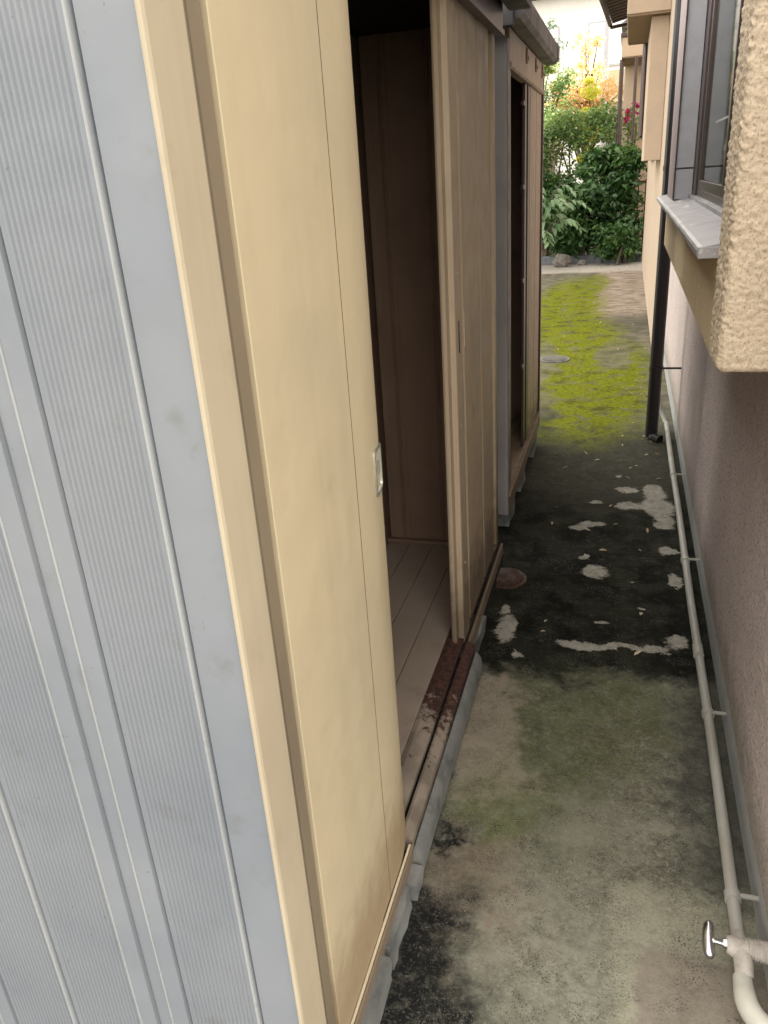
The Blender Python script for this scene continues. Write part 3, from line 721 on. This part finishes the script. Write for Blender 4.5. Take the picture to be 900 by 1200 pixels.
obj('gutter', tube([B1+Vector((-.03,.03,-.03)), B2+Vector((0,.05,-.09))], .022, 8), M['bronze'], h2)
obj('downpipe', tube([(-.08,11.8,2.9),(-.09,11.8,3.2)], .02, 8), M['alu'], h2)
for x_, y_ in ((.105,9.7),(.10,10.6)):
    obj('downpipe', tube([(x_,y_,1.75),(x_,y_,4.6)], .026, 10), M['bronze'], h2)
    obj('bracket', tube([(x_,y_,1.80),(.263,y_,1.80)], .008, 6), M['bronze'], h2)
obj('window', B(.228,.2615,9.9,11.5,1.5,2.6,.004), M['bronze'], h2)
obj('pane', B(.222,.2275,9.98,11.42,1.58,2.52), M['glass'], h2)
ev = thing('house', 'distant sunlit peach house wall glimpsed under the far boxed bay', 'house', (2, 19, 0))
obj('wall', B(-.17,6,16.2,22,0,3.6,.02), M['peach'], ev)
obj('roof', prism([(-.25,3.605),(-.25,3.68),(3,5.4),(6.3,3.68),(6.3,3.605)], 'y', 16.0, 22.3), M['roof_metal'], ev)
obj('soffit', B(-.205,.40,15.01,16.18,3.045,3.0585), M['soffit'], ev)
obj('wall_bay', B(-.215,.40,15.0,16.19,3.06,3.34,.006), M['peach'], ev)
obj('cap', B(-.24,.40,14.97,16.22,3.345,3.40,.004), M['bronze'], ev)
for x_, y_, r_ in ((-.205,15.1,.035),(.02,14.9,.026)): obj('downpipe', tube([(x_,y_,-.05),(x_,y_,3.04)], r_, 10), M['bronze'], ev)

# ------------------------------------------------------------------ white house far behind
wh = thing('house', 'bright white house with balcony glimpsed behind the autumn trees', 'house', (-2, 30, 0))
M['white'] = plain('white_render', (.8,.78,.74), .8, 0, .08, 2)
obj('wall', B(-4.5,1.0,30,38,0,6.5,.02), M['white'], wh)
obj('roof', prism([(-5,6.52),(-5,6.65),(-1.7,8.2),(1.5,6.65),(1.5,6.52)], 'y', 29.5, 38.5), M['kerb'], wh)
bal = obj('balcony', B(-1.6,.9,29.0,29.99,3.3,4.2,.01), plain('ochre_balcony', (.55,.47,.30), .8), wh)
for a, b in ((-3.8,-2.4),(-1.5,-.2)):
    for z in (.9, 4.4):
        f_ = obj('window', B(a,b,29.93,29.985,z,z+1.3,.01), M['alu_panel'], wh)
        obj('pane', B(a+.06,b-.06,29.915,29.928,z+.06,z+1.24), M['white'], f_)
pl = obj('utility_pole', tube([(-.75,24,0),(-.72,24,8.5)], [.09,.06], 10), M['alu_panel'])
tag(pl, 'pale utility pole rising behind the trees', 'utility pole')

# ------------------------------------------------------------------ end of the passage: kerb, stone, fence, walls
tag(obj('kerb', B(-3.2,.26,14.0,14.16,-.05,.12,.015), M['kerb']), 'low blue grey concrete kerb in front of the hedge', 'kerb')
def rock(c_, r, seed, name, label):
    bm = bmesh.new(); bmesh.ops.create_icosphere(bm, subdivisions=3, radius=1)
    for v in bm.verts:
        d = 1+noise.noise(v.co*1.6+Vector((seed,0,0)))*.35+noise.noise(v.co*5)*.08
        v.co = Vector((v.co.x*r[0]*d, v.co.y*r[1]*d, v.co.z*r[2]*d))+Vector(c_)
    o = centre(obj(name, bm, M['stone'], smooth=50)); return tag(o, label, 'stone')
rock((-.98,13.6,.09), (.14,.12,.12), 2, 'garden_stone', 'round grey stone at the foot of the leafy shrub')
rock((-.66,13.75,.03), (.07,.06,.05), 5, 'garden_stone', 'small dark pebble like stone on the right of the round one')
gw = obj('garden_wall', B(-3.4,-1.32,15.9,16.05,-.05,2.15,.01), M['peach']); tag(gw, 'beige garden wall half hidden behind the green foliage', 'wall')
fn = thing('metal_fence', 'thin dark metal railing standing inside the hedge', 'fence', (-.6, 15.5, 0))
for z in (.25, 1.15): obj('rail', B(-3.0,.30,15.48,15.52,z,z+.04), M['bronze'], fn)
b0 = None
for i in range(28):
    x_ = -2.95+i*.12
    if b0 is None:
        b0 = centre(obj('bar', B(-.01,.01,-.01,.01,-.6,.6), M['bronze'], fn)); b0.location = Vector((x_,15.5,.62))-Vector(fn.location)
    else:
        b_ = b0.copy(); COL.objects.link(b_); b_.location = Vector((x_,15.5,.62))-Vector(fn.location)
lw = obj('low_wall', B(-4,3,17.8,18.0,-.05,.62,.01), M['white']); tag(lw, 'low white wall glimpsed through gaps in the hedge', 'wall')

# ------------------------------------------------------------------ leaves
def leaves(name, n, place, size, mat, parent=None, droop=.3, up=.5, aspect=.45):
    V, Fc, T = [], [], []
    for i in range(n):
        r = place(i)
        if r is None: continue
        p, tint = r
        L = size*random.uniform(.6, 1.25); W = L*aspect*random.uniform(.8, 1.2)
        a = random.uniform(0, 2*math.pi); d = Vector((math.cos(a), math.sin(a), random.uniform(-.9, .5)-droop)).normalized()
        nrm = Vector((random.uniform(-1,1), random.uniform(-1,1), random.uniform(-.2,1)+up)).normalized()
        s = d.cross(nrm)
        if s.length < .1: continue
        s.normalize(); nn = s.cross(d)
        p = Vector(p); b = len(V)
        V += [p, p+d*L*.35-s*W*.5+nn*L*.06, p+d*L*.75-s*W*.36+nn*L*.03, p+d*L-nn*L*.10, p+d*L*.75+s*W*.36+nn*L*.03, p+d*L*.35+s*W*.5+nn*L*.06, p+d*L*.5-nn*L*.02]
        Fc += [(b,b+1,b+2,b+6),(b+6,b+2,b+3),(b+6,b+3,b+4),(b,b+6,b+4,b+5)]
        T += [min(1, max(0, tint+random.uniform(-.25,.25)))]*4
    me = bpy.data.meshes.new(name); me.from_pydata(V, [], Fc); me.materials.append(mat)
    at = me.attributes.new('tint', 'FLOAT', 'FACE'); at.data.foreach_set('value', T)
    o = bpy.data.objects.new(name, me); COL.objects.link(o)
    if parent: o.parent = parent; o.location = -Vector(parent.location)
    return o
G1 = leafmat('hedge_leaf', [(.02,.055,.015),(.05,.115,.03),(.11,.20,.05)], .25, .35)
G2 = leafmat('sunlit_leaf', [(.09,.18,.05),(.20,.30,.10),(.40,.45,.16)], .5)
G3 = leafmat('yellow_leaf', [(.50,.55,.05),(.75,.75,.10),(.85,.80,.25)], .6)
G4 = leafmat('orange_leaf', [(.70,.50,.30),(.85,.62,.30),(.90,.78,.48)], .6)
G5 = leafmat('grey_green_leaf', [(.10,.16,.10),(.16,.23,.14),(.24,.32,.20)], .4)
BARK = plain('bark', (.10,.075,.055), .9, 0, .5, 12)

def clumpy(clumps):
    def f(i):
        c_ = random.choice(clumps); r = Vector((random.gauss(0,1), random.gauss(0,1), random.gauss(0,1)))
        r = r.normalized()*(random.random()**.45)
        return (c_[0]+r.x*c_[3], c_[1]+r.y*c_[4], c_[2]+r.z*c_[5]), c_[6]
    return f
def shrub(name, label, cat, box_, n, size, mat, nclump, r, tint=(.2,.8), topf=None, stems=5, aspect=.5):
    x0,x1,y0,y1,z0,z1 = box_
    t = thing(name, label, cat, ((x0+x1)/2, (y0+y1)/2, 0))
    cl = []
    for i in range(nclump):
        x_ = random.uniform(x0,x1); zt = z1 if not topf else topf(x_)
        z_ = z0+(zt-z0)*random.random()**.8
        s = random.uniform(.6,1.25)
        cl.append((x_, random.uniform(y0,y1), z_, r*s, r*s, r*s*.8, random.uniform(*tint)))
    leaves('foliage', n, clumpy(cl), size, mat, t, aspect=aspect)
    bm = bmesh.new()
    for i in range(stems):
        x_ = random.uniform(x0+.1,x1-.1); y_ = random.uniform(y0,y1); c_ = random.choice(cl)
        tube([(x_,y_,-.05),(x_*.7+c_[0]*.3,y_,z1*.35),(c_[0],c_[1],c_[2])], [.03,.022,.008], 6, bm)
    obj('stems', bm, BARK, t)
    return t
shrub('hedge_bush', 'large dark green leafy bush closing off the end of the passage', 'bush', (-1.25,.12,13.9,14.9,.25,1.72), 9500, .115, G1, 80, .26, (.05,.75), lambda x: 1.45+.30*math.sin(x*3+2.0)+.12*math.sin(x*9), 9)
shrub('low_bush', 'low rounded green bush on the right in front of the dark hedge', 'bush', (-.38,.12,13.55,13.95,.12,.55), 2300, .085, G1, 30, .17, (.3,.95), None, 4)
shrub('hedge_bush', 'green bush rising on the left edge behind the far shed', 'bush', (-2.6,-1.35,14.2,15.2,.1,2.0), 4200, .10, G1, 60, .3, (.2,.9), None, 6)
shrub('hedge_bush', 'tall dense bush further left beyond the far shed', 'bush', (-6.5,-2.8,14.6,16.0,.1,3.3), 5000, .17, G1, 60, .5, (.1,.8), None, 6)
shrub('garden_bush', 'pale sunlit bush rising just behind the dark hedge', 'bush', (-1.5,-.35,15.1,15.5,1.2,2.35), 3800, .075, G2, 40, .24, (.1,.9), None, 5)
# pinnate shrub with pale leaves, left
fs = thing('broadleaf_shrub', 'pale green shrub with drooping fingered leaves left of the dark hedge', 'shrub', (-1.2, 13.4, 0))
LM = leafmat('pale_shrub_leaf', [(.10,.19,.08),(.17,.27,.13),(.26,.36,.20)], .35, .35)
def bigleaf():
    V = []; L = 1
    prof = [(0,.02),(.15,.13),(.35,.20),(.6,.18),(.82,.10),(1,.0)]
    for t, w_ in prof: V += [(t, -w_, .05*math.sin(t*3)-.25*t*t+w_*.15), (t, 0, .05*math.sin(t*3)-.25*t*t-.01), (t, w_, .05*math.sin(t*3)-.25*t*t+w_*.15)]
    Fc = []
    for i in range(len(prof)-1):
        a = i*3; Fc += [(a,a+1,a+4,a+3),(a+1,a+2,a+5,a+4)]
    return V, Fc
V_, F_ = bigleaf()
lmesh = []
for q in range(3):
    me = bpy.data.meshes.new('leaf'); me.from_pydata([Vector(v) for v in V_], [], F_); me.materials.append(LM)
    at = me.attributes.new('tint', 'FLOAT', 'FACE'); at.data.foreach_set('value', [.2+.35*q]*len(F_)); lmesh.append(me)
bm = bmesh.new()
for (bx, by, tx, ty, tz, n) in ((-1.4,13.5,-.72,13.15,.62,9),(-1.4,13.5,-.95,13.0,.95,9),(-1.4,13.5,-1.15,12.95,.45,8),(-1.4,13.5,-.85,13.3,1.15,8),(-1.4,13.5,-1.3,13.0,1.15,7),(-1.4,13.5,-.62,13.3,.90,8)):
    pts_ = []
    for i in range(8):
        t = i/7; pts_.append(Vector((bx+(tx-bx)*t, by+(ty-by)*t, .0+(tz+.25)*math.sin(t*2.0)/math.sin(2.0)*1.0 if False else (tz+.35)*(1-(1-t)**2)-.35*t**3)))
    tube(pts_, [.02-.014*i/7 for i in range(8)], 6, bm)
    for i in range(n*2):
        t = .35+.65*(i//2)/(n-1); q = pts_[min(6, int(t*7))].lerp(pts_[min(7, int(t*7)+1)], t*7-int(t*7)) if t < 1 else pts_[7]
        d = (pts_[7]-pts_[3]).normalized(); ang = math.radians((58-25*t)*(1 if i % 2 else -1))
        dir_ = Matrix.Rotation(ang, 3, 'Z') @ Vector((d.x, d.y, -.35)); dir_.normalize()
        o = bpy.data.objects.new('leaf', random.choice(lmesh)); COL.objects.link(o); o.parent = fs
        s = random.uniform(.17,.26)*(1.1-.4*t)
        o.matrix_local = Matrix.Translation(q-Vector(fs.location)) @ dir_.to_track_quat('X','Z').to_matrix().to_4x4() @ Matrix.Rotation(random.uniform(-.5,.5),4,'X') @ Matrix.Diagonal((s,s*.95,s,1))
obj('stems', bm, BARK, fs)

def tree(name, label, base, hgt, clumps, n, size, mat, trunk=.09, aspect=.5):
    t = thing(name, label, 'tree', base)
    bm = bmesh.new(); bx, by, _ = base
    top = Vector((bx+.1, by, hgt*.8))
    tp = [Vector((bx+noise.noise(Vector((i,bx,0)))*.12, by, hgt*.8*i/6)) for i in range(7)]
    tube(tp, [trunk*(1-.75*i/6) for i in range(7)], 8, bm)
    cl = []
    for c_ in clumps:
        cl.append(c_)
        i = random.randint(2, 5)
        e_ = Vector(c_[:3]); s_ = tp[i]
        tube([s_, s_.lerp(e_, .5)+Vector((0,0,.08)), e_], [trunk*.4, trunk*.22, trunk*.06], 5, bm)
    obj('trunk', bm, BARK, t); leaves('crown', n, clumpy(cl), size, mat, t, aspect=aspect)
    return t
def cloud(cx, cy, cz, rx, ry, rz, n, r, tint):
    out = []
    for i in range(n):
        v = Vector((random.gauss(0,1), random.gauss(0,1), random.gauss(0,1))).normalized()*random.random()**.5
        s = random.uniform(.5,1.2)*r; out.append((cx+v.x*rx, cy+v.y*ry, cz+v.z*rz, s, s, s*.8, random.uniform(*tint)))
    return out
tree('garden_tree', 'sunlit green tree with small leaves behind the hedge on the left', (-1.9,16.6,0), 3.4, cloud(-1.75,16.6,2.3,.85,.6,1.15,60,.25,(.1,.9)), 9500, .07, G2)
tree('garden_tree', 'bright yellow slender tree in the gap behind the hedge', (-.72,16.8,0), 2.9, cloud(-.72,16.8,2.2,.20,.2,.85,24,.15,(.2,.9)), 2400, .07, G3, .04)
tree('maple_tree', 'orange autumn tree glowing in the sun behind the green ones', (-.95,20,0), 4.2, cloud(-.95,20,3.0,.85,.6,1.1,56,.27,(.1,.9)), 4200, .09, G4, .08)
tree('garden_tree', 'sparse grey green tree reaching up on the left against the white sky', (-2.6,19,0), 5.2, cloud(-2.3,19,3.4,.9,.6,1.5,34,.26,(.1,.9)), 1700, .08, G5, .08)
tree('garden_tree', 'dark green shrub like tree just left of the far white house', (-.35,18.4,0), 2.5, cloud(-.30,18.4,1.75,.5,.4,.75,34,.20,(.0,.6)), 3000, .08, G5, .05)
# red flowers near the second house
rfm = leafmat('red_flower', [(.35,.02,.10),(.5,.03,.15),(.5,.05,.2)], .4)
fb = shrub('flowering_bush', 'thin bush with a few crimson flowers beside the peach house', 'bush', (-.10,.10,15.4,15.8,1.6,2.35), 420, .07, G2, 18, .13, (.1,.6), None, 3)
leaves('flower', 70, clumpy([(-.03,15.5,2.28,.12,.1,.08,.5),(.06,15.5,2.40,.07,.1,.05,.5),(-.10,15.4,2.18,.05,.1,.05,.5)]), .06, rfm, fb, aspect=.8)
# fallen leaves on moss and path
LB = leafmat('dry_leaf', [(.05,.035,.02),(.25,.17,.08),(.55,.47,.33)], .1, .8)
def litter(i):
    if i < 60: return ((random.uniform(-.9,.22), random.uniform(4.6,9.2), .006), random.random())
    if i < 130: return ((random.uniform(-1.1,.2), random.uniform(12.4,13.7), .01), random.random())
    if i < 160: return ((random.gauss(.15,.06), random.gauss(5.0,.5), .006), random.random())
    return ((random.uniform(-.35,.27), random.uniform(2.3,4.6), .004), .9)
lt = leaves('leaf_litter', 185, litter, .028, LB, None, droop=-.2, up=3)
tag(lt, 'scattered dry fallen leaves and grit lying on the mossy concrete', 'fallen leaves', kind='stuff')
